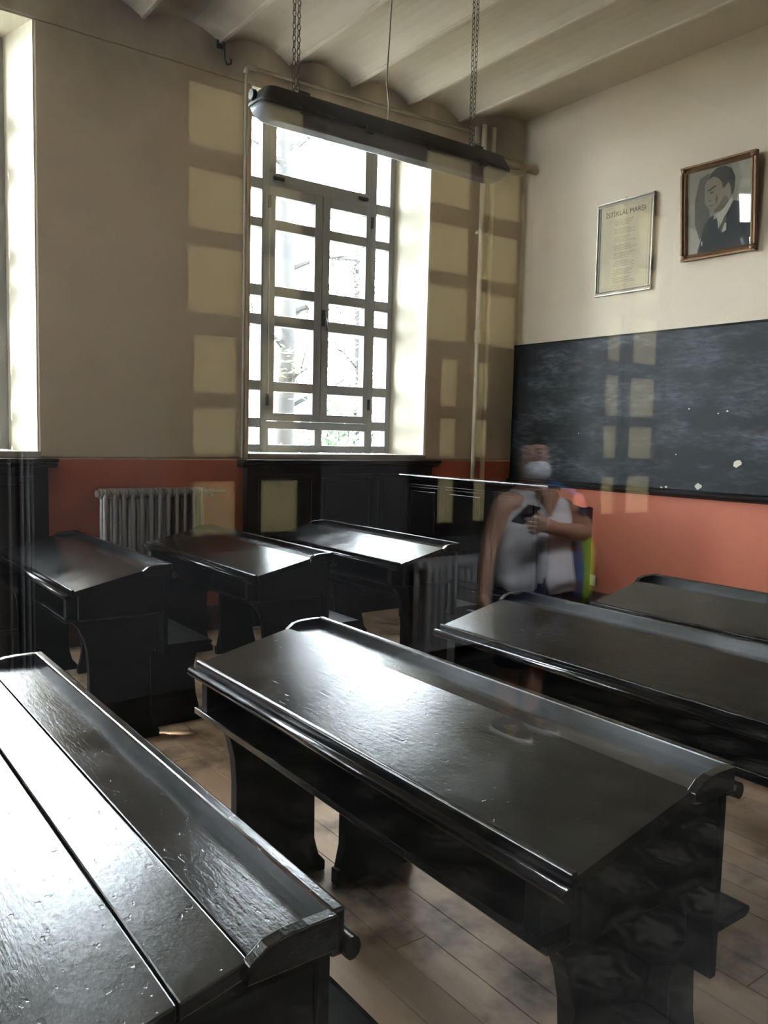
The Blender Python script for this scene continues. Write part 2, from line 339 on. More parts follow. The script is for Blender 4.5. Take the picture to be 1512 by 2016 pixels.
# ------------------------------------------------------------------ windows of the classroom
def zs(z): return 1.42+(z-1.42)*.9833
SIDE = [(zs(a), zs(b)) for a, b in ((1.345, 1.479), (1.556, 1.776), (1.855, 2.293), (2.376, 2.517), (2.604, 3.046), (3.116, 3.335), (3.42, 3.86))]
SASH = [(zs(a), zs(b)) for a, b in ((1.6, 1.772), (1.85, 2.29), (2.375, 2.523), (2.603, 3.04), (3.118, 3.298))]
ZT = ZH-.01; ZB = 1.285
def column(bm, xa, xb, holes, z0, z1, y0, y1):
    z = z0
    for a, b in holes: box(bm, xa, xb, y0, y1, z, a); z = b
    box(bm, xa, xb, y0, y1, z, z1)
def make_window(n, c):
    w = tag(empty('window_%d' % n, (c, YO, ZB)), 'tall grey-framed many-paned window in a splayed reveal' if n == 2 else 'tall grey-framed window beside the first desk row', 'window', kind='structure')
    Z = lambda hs: [(a-ZB, b-ZB) for a, b in hs]
    S1, S2 = Z(SIDE), Z(SASH); top = ZT-ZB; fan = (zs(3.48)-ZB, zs(3.845)-ZB); bot = (zs(1.343)-ZB, zs(1.472)-ZB); tz = (zs(1.535)-ZB, zs(3.375)-ZB)
    y0, y1 = -.03, .04
    def ff(bm):
        for s in (-1, 1):
            a, b = sorted((s*.735, s*.68)); box(bm, a, b, y0, y1, 0, top)
            a, b = sorted((s*.68, s*.542)); column(bm, a, b, S1, 0, top, y0, y1)
            a, b = sorted((s*.542, s*.48)); box(bm, a, b, y0, y1, 0, top)
        box(bm, -.48, .48, y0, y1, 0, bot[0]); box(bm, -.48, .48, y0, y1, bot[1], tz[0])
        for a, b in ((-.48, -.464), (-.036, .036), (.464, .48)): box(bm, a, b, y0, y1, bot[0], bot[1])
        box(bm, -.48, .48, y0, y1, tz[1], fan[0]); box(bm, -.48, .48, y0, y1, fan[1], top)
        for a, b in ((-.48, -.42), (.42, .48)): box(bm, a, b, y0, y1, fan[0], fan[1])
    mk('frame', ff, 'frame', w, bevel=.004)
    for s in (-1, 1):
        def fs(bm):
            a, b = sorted((s*.478, s*.428)); box(bm, a, b, y0-.016, y1-.01, tz[0]+.002, tz[1]-.002)
            a, b = sorted((s*.072, s*.002)); box(bm, a, b, y0-.016, y1-.01, tz[0]+.002, tz[1]-.002)
            a, b = sorted((s*.428, s*.072)); column(bm, a, b, S2, tz[0]+.002, tz[1]-.002, y0-.016, y1-.01)
        sh = mk('sash', fs, 'frame', w, bevel=.004)
        for a, b in S2:
            xx = sorted((s*.43, s*.07)); mk('pane', lambda bm: box(bm, xx[0], xx[1], .004, .008, a-.003, b+.003), 'glass', sh)
        for zz in (tz[0]+.12, tz[1]-.17):
            mk('hinge', lambda bm: box(bm, s*.487-.007, s*.487+.007, y0-.03, y0, zz, zz+.09), 'dark_iron', w)
        for a, b in S1:
            xx = sorted((s*.683, s*.539)); mk('pane', lambda bm: box(bm, xx[0], xx[1], .004, .008, a-.003, b+.003), 'glass', w)
        xx = sorted((s*.467, s*.033)); mk('pane', lambda bm: box(bm, xx[0], xx[1], .004, .008, bot[0]-.003, bot[1]+.003), 'glass', w)
        mk('fanlight_hinge', lambda bm: box(bm, s*.40-.045, s*.40+.045, y0-.014, y0, fan[0]-.05, fan[0]-.03), 'dark_iron', w)
    mk('pane', lambda bm: box(bm, -.423, .423, .004, .008, fan[0]-.003, fan[1]+.003), 'glass', w)
    def fh(bm):
        box(bm, .004, .03, y0-.03, y0-.014, 1.03, 1.16); tube(bm, [(.017, y0-.03, 1.1), (.017, y0-.06, 1.1), (.03, y0-.065, .99)], .008, 6)
    mk('handle', fh, 'dark_iron', w)
    mk('window_sill', lambda bm: prism(bm, [(-HI-.01, DY-YO-.02), (HI+.01, DY-YO-.02), (HI+.01, DY-YO+.01), (HO, 0), (HO, .02), (-HO, .02), (-HO, 0), (-HI-.01, DY-YO+.01)], 'z', ZS-.02-ZB, -.002), 'sill', w, bevel=.004)
    return w
for n, c in ((1, WC[1]), (2, WC[0]), (3, WC[2])): make_window(n, c)

# ------------------------------------------------------------------ outdoors
tag(mk('ground', lambda bm: box(bm, -40, 60, 6.06, 60, -1.2, -1.0), 'ground'), 'garden ground outside the windows', 'ground', kind='structure')
def tree(name, label, base, h, tr, clumps, leafmat, leaf=.12, per=260, seed=1):
    rnd = random.Random(seed); t = empty(name, base); tag(t, label, 'tree')
    def ft(bm):
        tube(bm, [(0, 0, 0), (.06*h/6, .03, h*.4), (-.05, .05, h*.75), (.02, 0, h)], [tr, tr*.85, tr*.6, tr*.15], 9)
    mk('trunk', ft, 'tree_bark', t)
    for (cx, cy, cz, rad) in clumps:
        def fb(bm):
            z0 = max(.3, cz-.5); tube(bm, [(0, 0, z0), (cx*.5, cy*.5, (z0+cz)/2+.1), (cx, cy, cz)], [tr*.3, tr*.2, tr*.07], 5)
            for _ in range(4):
                q = Vector((rnd.gauss(0, 1), rnd.gauss(0, 1), rnd.gauss(0, .6))).normalized()*rad*.9
                tube(bm, [(cx*.7, cy*.7, cz-.1), (cx+q.x, cy+q.y, cz+q.z)], [tr*.09, tr*.03], 4)
        mk('branch', fb, 'tree_bark', t)
    def fl_(bm):
        for (cx, cy, cz, rad) in clumps:
            for _ in range(per):
                q = Vector((rnd.gauss(0, .5), rnd.gauss(0, .5), rnd.gauss(0, .35)))*rad + Vector((cx, cy, cz))
                u = Vector((rnd.gauss(0, 1), rnd.gauss(0, 1), rnd.gauss(0, .6))).normalized(); w = u.orthogonal().normalized()
                L = leaf*rnd.uniform(.6, 1.3)
                vs = [bm.verts.new(q+a) for a in (-u*L, w*L*.22, u*L, -w*L*.22)]
                bm.faces.new(vs)
    lo = mk('foliage', fl_, leafmat, t); lo['kind'] = 'stuff'
    return t
tree('pine_tree', 'tall dark-trunked pine seen through the left casement', (7.85, 14, -1.0), 11, .19,
     [(1.5, 0, 6.0, .8), (.9, .3, 5.0, .5), (1.7, .2, 5.2, .6), (-.9, 0, 4.6, .6), (.3, -.4, 3.7, .7), (1.4, 0, 3.4, .6), (0, 0, 9.5, 1.5), (.9, .4, 8.2, 1.2), (-1, .3, 7.9, 1.2)], 'leaf', .11, 240, 3)
tree('cedar_tree', 'thin cedar with drooping yellow-green branches behind the right casement', (11.6, 17, -1.0), 9, .13,
     [(-.3, 0, 6.5, .8), (.4, .2, 5.4, .9), (-.8, 0, 4.6, .7), (.2, -.3, 3.7, .8), (-.5, 0, 2.9, .7)], 'leaf', .12, 240, 5)
tree('broadleaf_tree', 'broad tree standing close to the facade beyond the windows', (-1.4, 8.4, -1.0), 9.2, .16,
     [(0, 0, 7.7, .8), (.8, .3, 7.0, .7), (-.8, -.2, 8.2, .8), (.3, .6, 8.7, .8), (.7, -.5, 6.2, .5), (-.3, -.6, 7.2, .6), (.9, -.2, 8.1, .7), (0, 0, 6.4, .7), (-.6, .3, 6.6, .7), (.2, .2, 9.3, .7)], 'bush', .16, 260, 8)
for k, (px, py, s, lab) in enumerate(((9.9, 15.0, 1.15, 'rounded green bush under the right casement panes'), (7.2, 13.2, .8, 'low green bush below the left casement panes'))):
    t = empty('garden_bush', (px, py, -1.0)); tag(t, lab, 'bush')
    rnd = random.Random(20+k)
    def fbs(bm):
        for _ in range(9): 
            a = rnd.uniform(0, 6.28); tube(bm, [(0, 0, 0), (.6*s*math.cos(a), .6*s*math.sin(a), 2.3*s)], [.03, .01], 4)
    mk('stem', fbs, 'tree_bark', t)
    def fbl(bm):
        for _ in range(900):
            q = Vector((rnd.gauss(0, 1), rnd.gauss(0, 1), rnd.gauss(0, 1))).normalized()*rnd.uniform(.5, 1)*s; q.z = q.z*1.0+1.9*s
            u = Vector((rnd.gauss(0, 1), rnd.gauss(0, 1), rnd.gauss(0, 1))).normalized(); w = u.orthogonal().normalized()
            bm.faces.new([bm.verts.new(q+a*.12) for a in (-u, w*.45, u, -w*.45)])
    mk('foliage', fbl, 'bush', t)['kind'] = 'stuff'

# ------------------------------------------------------------------ panelled covers under the windows
def make_cover(c, label):
    t = tag(empty('window_cabinet', (c, DY, 0)), label, 'cabinet')
    w0 = .87
    mk('body', lambda bm: box(bm, -w0, w0, -.07, -.002, 0, 1.19), 'brown_panel', t, bevel=.004)
    mk('cornice', lambda bm: prism(bm, [(-.002, 1.185), (-.085, 1.185), (-.10, 1.2), (-.10, 1.212), (-.13, 1.22), (-.13, 1.24), (-.002, 1.24)], 'x', -w0-.05, w0+.05), 'brown_panel', t, bevel=.003)
    for a, b in ((-.78, -.30), (-.24, .24), (.30, .78)):
        dn = mk('panel', lambda bm: box(bm, a+.05, b-.05, -.076, -.065, .2, 1.08), 'brown_panel', t, bevel=.003)
        def fm(bm):
            for q in ((a, b, 1.10, 1.13), (a, b, .15, .18), (a, a+.03, .18, 1.10), (b-.03, b, .18, 1.10)): box(bm, q[0], q[1], -.085, -.068, q[2], q[3])
        mk('moulding', fm, 'brown_panel', dn, bevel=.004)
    return t
make_cover(WC[0], 'dark panelled cabinet under the many-paned window')
make_cover(WC[1], 'dark panelled cabinet under the sunlit left window')

# ------------------------------------------------------------------ radiators
def radiator(loc, n, h, mat, label, pitch=.0605, depth=.10, cols=2):
    t = tag(empty('radiator', loc), label, 'radiator'); me = None
    for k in range(n):
        if me is None:
            def fsec(bm):
                for j in range(cols):
                    yy = -depth/2+.018+j*(depth-.036)/(cols-1)
                    tube(bm, [(0, yy, .06), (0, yy, .10), (0, yy, h-.06), (0, yy, h-.02)], [.012, .0185, .0185, .012], 8)
                for z in (.06, h-.05):
                    loft(bm, [[(sx*(pitch/2-.001), (depth/2-.002)*math.cos(a), z+.034*math.sin(a)) for a in [i*math.pi/5 for i in range(10)]] for sx in (-1, -.6, .6, 1)])
            o = mk('section', fsec, mat, t); me = o.data; o.location = (pitch/2, 0, 0)
        else: mk('section', me, None, t, loc=((k+.5)*pitch, 0, 0))
    for xx in (pitch*.5, (n-.5)*pitch):
        for yy in (-depth/2+.02, depth/2-.02): mk('foot', lambda bm: tube(bm, [(xx, yy, .0), (xx, yy, .05)], [.017, .012], 6), mat, t)
    L = n*pitch
    def fv(bm):
        tube(bm, [(L, 0, h-.05), (L+.05, 0, h-.05)], .016, 8); tube(bm, [(L+.05, 0, h-.05), (L+.17, 0, h-.05)], .011, 8); tube(bm, [(L+.055, 0, h-.085), (L+.055, 0, h-.03)], .02, 8)
        tube(bm, [(L+.02, -.03, h-.05), (L+.12, -.035, h-.045)], .012, 6)
    mk('valve', fv, mat, t)
    mk('end_plug', lambda bm: tube(bm, [(-.022, 0, h-.05), (.002, 0, h-.05)], .024, 8), mat, t)
    return t
radiator((1.685, 5.40, .0), 12, 1.065, 'radiator', 'silver painted column radiator on the orange wall between the windows')

# ------------------------------------------------------------------ school desks
LD = 1.47
def make_desk(crack):
    g = .0015 if crack else .0; J0 = .0015 if crack else .0003
    t = empty('school_desk'); J = 'lacquer'
    sl = (.80-.728)/(.345-.03)
    def zt(x): return .728+(x-.03)*sl
    def plank(bm, a, b): prism(bm, [(a, zt(a)), (b, zt(b)), (b, zt(b)-.022), (a, zt(a)-.022)], 'y', 0, LD)
    p1 = mk('slope_board', lambda bm: plank(bm, .028, .255-g), J, t, bevel=.0025 if crack else 0)
    mk('slope_board', lambda bm: plank(bm, .255+g, .345-J0), J, t, bevel=.0025 if crack else 0)
    mk('ledge_board', lambda bm: box(bm, .345+J0, .472, .004, LD-.004, .777, .7985), J, t, bevel=.0025)
    mk('nosing', lambda bm: prism(bm, [(.013+.0135*math.cos(a), .706+.0135*math.sin(a)) for a in [i*math.pi/6 for i in range(12)]], 'y', -.006, LD+.006, True), J, t)
    mk('front_bead', lambda bm: prism(bm, [(.026, .716), (.040, .716), (.040, .737), (.030, .739), (.026, .734)], 'y', .0, LD-.0), J, t, bevel=.002)
    mk('back_lip', lambda bm: box(bm, .458, .478, -.004, LD+.004, .76, .824), J, t, bevel=.004)
    og = [(.335, .775), (.462, .775), (.462, .822), (.42, .822), (.385, .820), (.362, .815), (.350, .806), (.338, .798)]
    mk('end_lip', lambda bm: prism(bm, og, 'y', -.012, .008), J, t, bevel=.002)
    mk('end_lip', lambda bm: prism(bm, og, 'y', LD-.008, LD+.012), J, t, bevel=.002)
    mk('back_rail', lambda bm: prism(bm, [(.486+.013*math.cos(a), .768+.016*math.sin(a)) for a in [i*math.pi/5 for i in range(10)]], 'y', -.01, LD+.01, True), J, t)
    mk('shelf', lambda bm: box(bm, .008, .44, .03, LD-.03, .588, .606), J, t, bevel=.002)
    mk('back_panel', lambda bm: box(bm, .440, .459, .0, LD, .40, .777), 'lacquer_dull', t, bevel=.002)
    # solid end panels with a hollowed front edge and a flared foot
    prof = [(.02, .70), (.02, .60), (.045, .585), (.075, .55), (.098, .50), (.112, .44), (.118, .36), (.118, .12), (.108, .06), (.085, .03), (.085, 0), (.44, 0), (.44, .03), (.415, .06), (.398, .12), (.395, .38), (.438, .45), (.438, .777), (.345, .777)]
    for y in (.055, LD-.095):
        e = mk('end_panel', lambda bm: prism(bm, prof, 'y', y, y+.04), 'lacquer_dull', t, bevel=.003)
    # cheeks that close the book shelf, flush with the board ends
    for y in (.006, LD-.03):
        mk('cheek', lambda bm: prism(bm, [(.06, .60), (.44, .60), (.44, .777), (.345, .777), (.06, .713)], 'y', y, y+.024), 'lacquer_dull', t, bevel=.002)
    mk('seat', lambda bm: prism(bm, [(.43, .40), (.70, .40), (.712, .406), (.716, .414), (.712, .421), (.70, .424), (.43, .424)], 'y', .08, LD-.10), 'lacquer_dull', t)
    bl = [(.44, .40), (.44, .12), (.425, .05), (.415, .05), (.415, 0), (.44, 0), (.70, 0), (.715, 0), (.715, .03), (.69, .06), (.67, .14), (.66, .28), (.68, .36), (.70, .40)]
    for y in (.17, LD-.21): mk('bench_leg', lambda bm: prism(bm, bl, 'y', y, y+.04), 'lacquer_dull', t, bevel=.003)
    return t
desk_cracked = make_desk(True); desk0 = make_desk(False)
DESKS = [((.09, .835), 'black lacquered school desk in the near left corner, its top whitened by window glare'),
         ((.973, .828), 'black lacquered school desk in the middle foreground with a long strip of sheen'),
         ((1.945, .84), 'black lacquered school desk directly behind the middle foreground desk'),
         ((2.80, .84), 'black lacquered school desk at far right, nearest the orange wall under the blackboard'),
         ((.975, 3.60), 'black lacquered school desk at the left edge, in front of the left window cabinet'),
         ((1.842, 3.585), 'black lacquered school desk in front of the silver radiator, middle of the window column'),
         ((2.722, 3.58), 'black lacquered school desk below the many-paned window, next to the teacher desk')]
for k, ((x, y), lab) in enumerate(DESKS):
    o = desk_cracked if k == 0 else desk0 if k == 1 else copy_tree(desk0)
    o.location = (x, y, 0); o.rotation_euler = (0, 0, random.uniform(-.004, .004)); tag(o, lab, 'desk', 'school desks in two columns')

# ------------------------------------------------------------------ teacher's desk
td = tag(empty('teacher_desk', (4.0, 3.64, 0)), 'tall black panelled teacher desk in front of the blackboard', 'desk')
LT = 1.53
pf = [(0, .21), (.43, .21), (.43, .985), (.405, .993), (.39, .992), (.375, .985), (.355, .99), (.30, .985), (.27, .992), (.245, 1.0), (.225, 1.022), (.205, 1.04), (.17, 1.052), (.13, 1.06), (.105, 1.062), (.09, 1.075), (.075, 1.105), (0, 1.105)]
mk('body', lambda bm: prism(bm, [(0.0, .21), (.42, .21), (.42, .97), (.10, 1.05), (.08, 1.105), (0, 1.105)], 'y', .02, LT-.02), 'lacquer_desk', td)
for y in (0, LT-.02): mk('end_panel', lambda bm: prism(bm, pf, 'y', y, y+.02), 'lacquer_desk', td, bevel=.003)
mk('top', lambda bm: prism(bm, [(-.035, 1.118), (-.028, 1.108), (.09, 1.108), (.09, 1.142), (-.028, 1.142), (-.035, 1.134)], 'y', -.01, LT+.03), 'lacquer_desk', td, bevel=.003)
mk('plinth', lambda bm: prism(bm, [(-.012, 0), (.44, 0), (.44, .205), (-.004, .205), (-.012, .197)], 'y', -.01, LT+.01), 'lacquer_desk', td, bevel=.002)
for a, b in ((.09, .52), (.60, 1.02), (1.10, 1.46)):
    pn = mk('panel', lambda bm: box(bm, -.006, .004, a+.045, b-.045, .40, 1.02), 'lacquer_desk', td, bevel=.004)
    def fm(bm):
        for q in ((a, b, 1.062, 1.07), (a+.012, b-.012, 1.045, 1.05), (a, b, .33, .338), (a+.012, b-.012, .352, .358)): box(bm, -.014, .002, q[0], q[1], q[2], q[3])
        for q in ((a, a+.008), (b-.008, b)): box(bm, -.010, .002, q[0], q[1], .338, 1.062)
    mk('moulding', fm, 'lacquer_desk', pn, bevel=.002)

# ------------------------------------------------------------------ blackboard, pictures, outlet
bb = tag(empty('blackboard', (DX-.002, 3.93, 1.055)), 'long dark slate blackboard with chalk smears and chipped paint', 'blackboard')
for a, b in ((-1.55, .335), (.3365, 1.55)):
    mk('slate', lambda bm: box(bm, -.03, -.002, a, b, .03, 1.225), 'board', bb)
def f_bf(bm):
    box(bm, -.036, -.0, -1.57, 1.57, 1.222, 1.236); box(bm, -.036, 0, -1.57, -1.55, .0, 1.23); box(bm, -.036, 0, 1.55, 1.565, .0, 1.23)
mk('frame', f_bf, 'lacquer_dull', bb, bevel=.002)
mk('chalk_ledge', lambda bm: prism(bm, [(0, -.03), (-.05, -.012), (-.075, .0), (-.075, .018), (-.05, .022), (-.04, .034), (0, .034)], 'y', -1.57, 1.565), 'lacquer_dull', bb, bevel=.002)
rnd = random.Random(4)
M['chip'] = simple('bare_plaster_chip', (.66, .60, .47), .8)
for (yy, zz, s) in ((3.25, 1.30, .034), (3.545, 1.12, .030), (3.86, 1.092, .012), (3.82, 1.10, .012), (3.62, 1.073, .014), (3.66, 1.69, .008), (3.35, 1.67, .008), (3.42, 1.655, .006), (4.7, 1.5, .005), (3.75, 1.35, .006)):
    pts = [(yy-3.93+s*(.6+.5*rnd.random())*math.cos(a)*1.1, zz-1.055+s*(.6+.5*rnd.random())*math.sin(a)*.85) for a in [i*.7 for i in range(9)]]
    mk('paint_chip', lambda bm: prism(bm, pts, 'x', -.0312, -.0295), 'chip', bb)

def picture(name, label, cat, y0, y1, z0, z1, lean, bar, fm, depth, turn=0):
    """a hanging frame on the blackboard wall; local x runs left to right seen from the room, local z up"""
    t = tag(empty(name, (DX-.004-abs(turn)*.3, (y0+y1)/2, z0)), label, cat); t.rotation_euler = (0, -lean, turn)
    w, h = y1-y0, z1-z0
    for nm, q in (('frame_rail', (-w/2, w/2, h-bar, h)), ('frame_rail', (-w/2, w/2, 0, bar)), ('frame_stile', (-w/2, -w/2+bar, bar, h-bar)), ('frame_stile', (w/2-bar, w/2, bar, h-bar))):
        horiz = nm == 'frame_rail'
        def ff(bm):
            a, b, c, e = q
            if horiz: prism(bm, [(0, c), (0, e), (-depth, e), (-depth, e-(e-c)*.3), (-depth*.55, e-(e-c)*.42), (-depth*.75, e-(e-c)*.7), (-depth*.5, c)] if c > 0 else [(0, e), (0, c), (-depth, c), (-depth, c+(e-c)*.3), (-depth*.55, c+(e-c)*.42), (-depth*.75, c+(e-c)*.7), (-depth*.5, e)], 'y', a, b)
            else:
                s = [(0, 0), (0, 1), (-depth*.5, 1), (-depth*.75, .7), (-depth*.55, .42), (-depth, .3), (-depth, 0)]
                prism(bm, [(x_, (a+(b-a)*k_) if a < 0 else (b-(b-a)*k_)) for x_, k_ in s], 'z', c, e)
        mk(nm, ff, fm, t, bevel=.0015)
    mk('backing', lambda bm: box(bm, -.012, -.002, -w/2+bar*.5, w/2-bar*.5, bar*.5, h-bar*.5), simple(name+'_paper', (.50, .43, .29) if name == 'framed_document' else (.30, .26, .20), .7, .25, 4), t)
    if name == 'framed_portrait': mk('glass', lambda bm: box(bm, -.0205, -.0185, -w/2+bar*.7, w/2-bar*.7, bar*.7, h-bar*.7), 'glass', t)
    return t, w-2*bar, h-2*bar, bar
# framed text: local (u: left->right in view, v: up) maps to y = -u direction (left in view is larger y)
fd, fw, fh, fb = picture('framed_document', 'narrow silver-framed printed sheet on yellowed paper hanging left of the portrait', 'picture', 4.062, 4.602, 2.617, 3.352, .012, .034, 'silver_frame', .026)
M['ink'] = simple('faded_ink', (.10, .085, .06), .8); M['ink2'] = simple('pale_ink', (.30, .25, .165), .8, .25, 40)
cu = bpy.data.curves.new('title', 'FONT'); cu.body = 'İSTİKLÂL MARŞI'; cu.size = .052; cu.align_x = 'CENTER'; cu.extrude = .0002
to = bpy.data.objects.new('title', cu); C.objects.link(to)
bpy.context.view_layer.update()
me = bpy.data.meshes.new_from_object(to.evaluated_get(bpy.context.evaluated_depsgraph_get())); bpy.data.objects.remove(to)
me.materials.append(M['ink']); to = mk('title_print', me, None, fd)
to.location = (-.0128, 0, fb+fh-.085); to.rotation_euler = (math.pi/2, 0, -math.pi/2)
rnd = random.Random(12)
def f_lines(bm):
    for k in range(41):
        z = fb+fh-.125-k*.0128
        if k % 5 == 4: continue
        a = rnd.uniform(-.11, -.09); b = rnd.uniform(.03, .10)
        x = a
        while x < b:
            wd = rnd.uniform(.008, .028); box(bm, -.0126, -.0122, -(x+wd), -x, z, z+.0048); x += wd+.006
mk('verse_print', f_lines, 'ink2', fd)['kind'] = 'stuff'
def f_rule(bm):
    e = .016
    for q in ((-fw/2+e, fw/2-e, fb+fh-e, fb+fh-e+.002), (-fw/2+e, fw/2-e, fb+e, fb+e+.002), (-fw/2+e, -fw/2+e+.002, fb+e, fb+fh-e), (fw/2-e, fw/2-e+.002, fb+e, fb+fh-e)): box(bm, -.0126, -.0122, *q)
mk('border_print', f_rule, 'ink2', fd)
mk('hanging_ring', lambda bm: tube(bm, [(-.01, .008*math.cos(a), .74+.008*math.sin(a)) for a in [i*math.pi/6 for i in range(13)]], .002, 5), 'dark_iron', fd)

pt, pw, ph, pb = picture('framed_portrait', 'bronze-framed sepia portrait of a man in a dark suit and bow tie', 'picture', 3.215, 3.79, 2.775, 3.437, .088, .045, 'gilt', .04, .025)
def flat(n, col): M[n] = simple(n, col, .75, .10, 9)
flat('skin_print', (.27, .215, .15)); flat('hair_print', (.035, .03, .026)); flat('suit_print', (.030, .032, .034)); flat('white_print', (.48, .44, .35)); flat('shade_print', (.13, .10, .075)); flat('smoke_print', (.11, .095, .075)); flat('pale_print', (.40, .36, .28))
PR = [('pale_print', [(0, 0), (.3, 0), (.26, .2), (.12, .3), (0, .36)]), ('pale_print', [(.78, .55), (1, .5), (1, 1), (.8, 1), (.86, .8)]), ('smoke_print', [(.12, .36), (.2, .16), (.36, .3), (.36, .5), (.28, .6), (.28, .8), (.36, .95), (.2, .9), (.12, .65)]),
      ('suit_print', [(.16, 0), (.22, .16), (.27, .32), (.38, .42), (.46, .43), (.60, .40), (.70, .57), (.80, .54), (1, .46), (1, 0)]),
      ('white_print', [(.46, .44), (.55, .46), (.60, .50), (.70, .60), (.735, .565), (.66, .46), (.56, .33), (.50, .25), (.49, .34)]),
      ('skin_print', [(.30, .80), (.34, .88), (.44, .91), (.55, .88), (.68, .80), (.71, .66), (.66, .57), (.60, .50), (.52, .465), (.42, .455), (.36, .48), (.335, .53), (.345, .565), (.335, .60), (.295, .625), (.315, .69), (.285, .735)]),
      ('hair_print', [(.32, .865), (.37, .93), (.47, .985), (.60, .99), (.70, .94), (.755, .83), (.745, .70), (.72, .63), (.695, .64), (.69, .72), (.655, .79), (.60, .74), (.565, .73), (.555, .80), (.50, .86), (.42, .895)]),
      ('shade_print', [(.44, .455), (.52, .465), (.60, .50), (.66, .57), (.62, .66), (.56, .60), (.50, .53), (.44, .50)]),
      ('skin_print', [(.60, .74), (.645, .765), (.67, .72), (.65, .65), (.615, .61), (.605, .66)]),
      ('hair_print', [(.315, .735), (.36, .755), (.44, .785), (.475, .765), (.44, .765), (.36, .73)]), ('hair_print', [(.345, .705), (.39, .72), (.43, .705), (.39, .695)]),
      ('shade_print', [(.335, .615), (.37, .63), (.385, .61), (.36, .60)]), ('shade_print', [(.345, .555), (.40, .56), (.42, .545), (.39, .54)]), ('shade_print', [(.47, .68), (.50, .62), (.46, .56), (.45, .62)]),
      ('white_print', [(.42, .375), (.44, .435), (.49, .42), (.535, .445), (.54, .385), (.49, .40)]), ('white_print', [(.545, .25), (.56, .29), (.585, .285), (.60, .325), (.63, .30), (.625, .225), (.57, .2)]),
      ('smoke_print', [(.60, .40), (.64, .37), (.54, .2), (.52, .24)]), ('white_print', [(.225, .10), (.235, .14), (.25, .13), (.245, .08)])]
for k, (mm, pl) in enumerate(PR):
    mk('portrait_print', lambda bm: prism(bm, [(-(u-.5)*pw, pb+v_*ph) for u, v_ in pl], 'x', -.0122-k*.00015, -.0118), mm, pt)
for sy in (-1, 1):
    for zz in (.023, .662-.023): mk('corner_ornament', lambda bm: ellipsoid(bm, (-.034, sy*(.5*.575-.023), zz), .012, .022, .022, 8, 5), 'gilt', pt)

t = tag(empty('wall_outlet', (DX-.001, 4.50, .27)), 'small ivory wall socket low on the orange wall', 'socket')
mk('plate', lambda bm: box(bm, -.012, 0, -.035, .035, -.045, .045), 'outlet', t, bevel=.004)
mk('socket_face', lambda bm: tube(bm, [(-.011, 0, 0), (-.018, 0, 0)], .022, 12), 'outlet', t)

# ------------------------------------------------------------------ pipes, conduit, hook
def riser(xx, label):
    t = tag(empty('heating_pipe', (xx, 5.44, 0)), label, 'pipe')
    mk('pipe_run', lambda bm: tube(bm, [(0, 0, .0), (0, 0, 4.1)], .023, 10), 'pipe', t)
    mk('coupling', lambda bm: tube(bm, [(0, 0, 2.26), (0, 0, 2.28), (0, 0, 2.36), (0, 0, 2.38)], [.024, .03, .03, .024], 10), 'pipe', t)
    for z in (.9, 3.2): mk('bracket', lambda bm: box(bm, -.012, .012, 0, .06, z, z+.03), 'pipe', t)
riser(4.975, 'cream vertical heating pipe, the left one of the pair in the corner')
riser(5.085, 'cream vertical heating pipe, the right one of the pair in the corner')
t = tag(empty('corner_pipe', (5.25, 5.36, 3.80)), 'dirty cream horizontal pipe stub under the ceiling in the corner', 'pipe')
mk('pipe_run', lambda bm: tube(bm, [(-.28, 0, .0), (.0, -.02, .0), (.27, -.02, .0)], .03, 10), 'conduit', t)
mk('elbow', lambda bm: tube(bm, [(-.2, -.02, -.06), (-.02, -.03, -.07), (.08, -.03, -.05), (.12, -.03, .0)], .028, 8), 'conduit', t)
t = tag(empty('conduit', (2.745, 5.477, 0)), 'thin painted conduit running down beside and across above the window', 'conduit')
mk('pipe_run', lambda bm: tube(bm, [(0, 0, 1.25), (0, 0, 3.92), (.015, 0, 3.965), (.06, 0, 3.985), (1.2, 0, 4.005), (2.17, 0, 4.03)], .0125, 8), 'conduit', t)
mk('junction', lambda bm: tube(bm, [(2.165, -.01, 4.07), (2.165, -.01, 3.95)], .028, 8), 'conduit', t)
mk('elbow', lambda bm: tube(bm, [(-.005, 0, 3.93), (.0, -.004, 3.965), (.03, -.006, 3.985), (.075, -.004, 3.986)], .02, 8), 'conduit', t)
t = tag(empty('ceiling_hook', (2.56, 5.44, 4.05)), 'small rusty iron hook where wall meets ceiling', 'hook')
mk('shank', lambda bm: tube(bm, [(0, .05, .05), (0, 0, .02), (0, 0, -.08), (.02, 0, -.115), (.05, 0, -.10), (.05, 0, -.07)], .008, 6), 'dark_iron', t)
mk('plate', lambda bm: box(bm, -.03, .03, .045, .058, 0, .06), 'dark_iron', t)

# ------------------------------------------------------------------ hanging lamp
YL, ZL = 2.9, 2.655
lp = tag(empty('hanging_lamp', (2.13, YL, ZL)), 'long dusty grey fluorescent batten lamp hanging on chains', 'lamp')
HL = .645
def rr(h0, h1, zb, zt_, n=6):
    """closed loops of a long trough: half width h at bottom / top"""
    pts = []
    for sx in (-1, 1): pass
    return pts
def stadium(hl, hw_, z, k=5, c=.035):
    out = []
    for sx, sy in ((1, -1), (1, 1), (-1, 1), (-1, -1)):
        for i in range(k):
            a = {(1, -1): -math.pi/2, (1, 1): 0, (-1, 1): math.pi/2, (-1, -1): math.pi}[(sx, sy)] + i*math.pi/2/(k-1)
            out.append((sx*(hl-c)+c*math.cos(a), sy*(hw_-c)+c*math.sin(a), z))
    return out
mk('housing', lambda bm: loft(bm, [stadium(HL, .066, -.002), stadium(HL, .07, .010), stadium(HL-.012, .064, .024), stadium(HL-.03, .055, .058), stadium(HL-.045, .04, .068)]), 'lamp_body', lp)
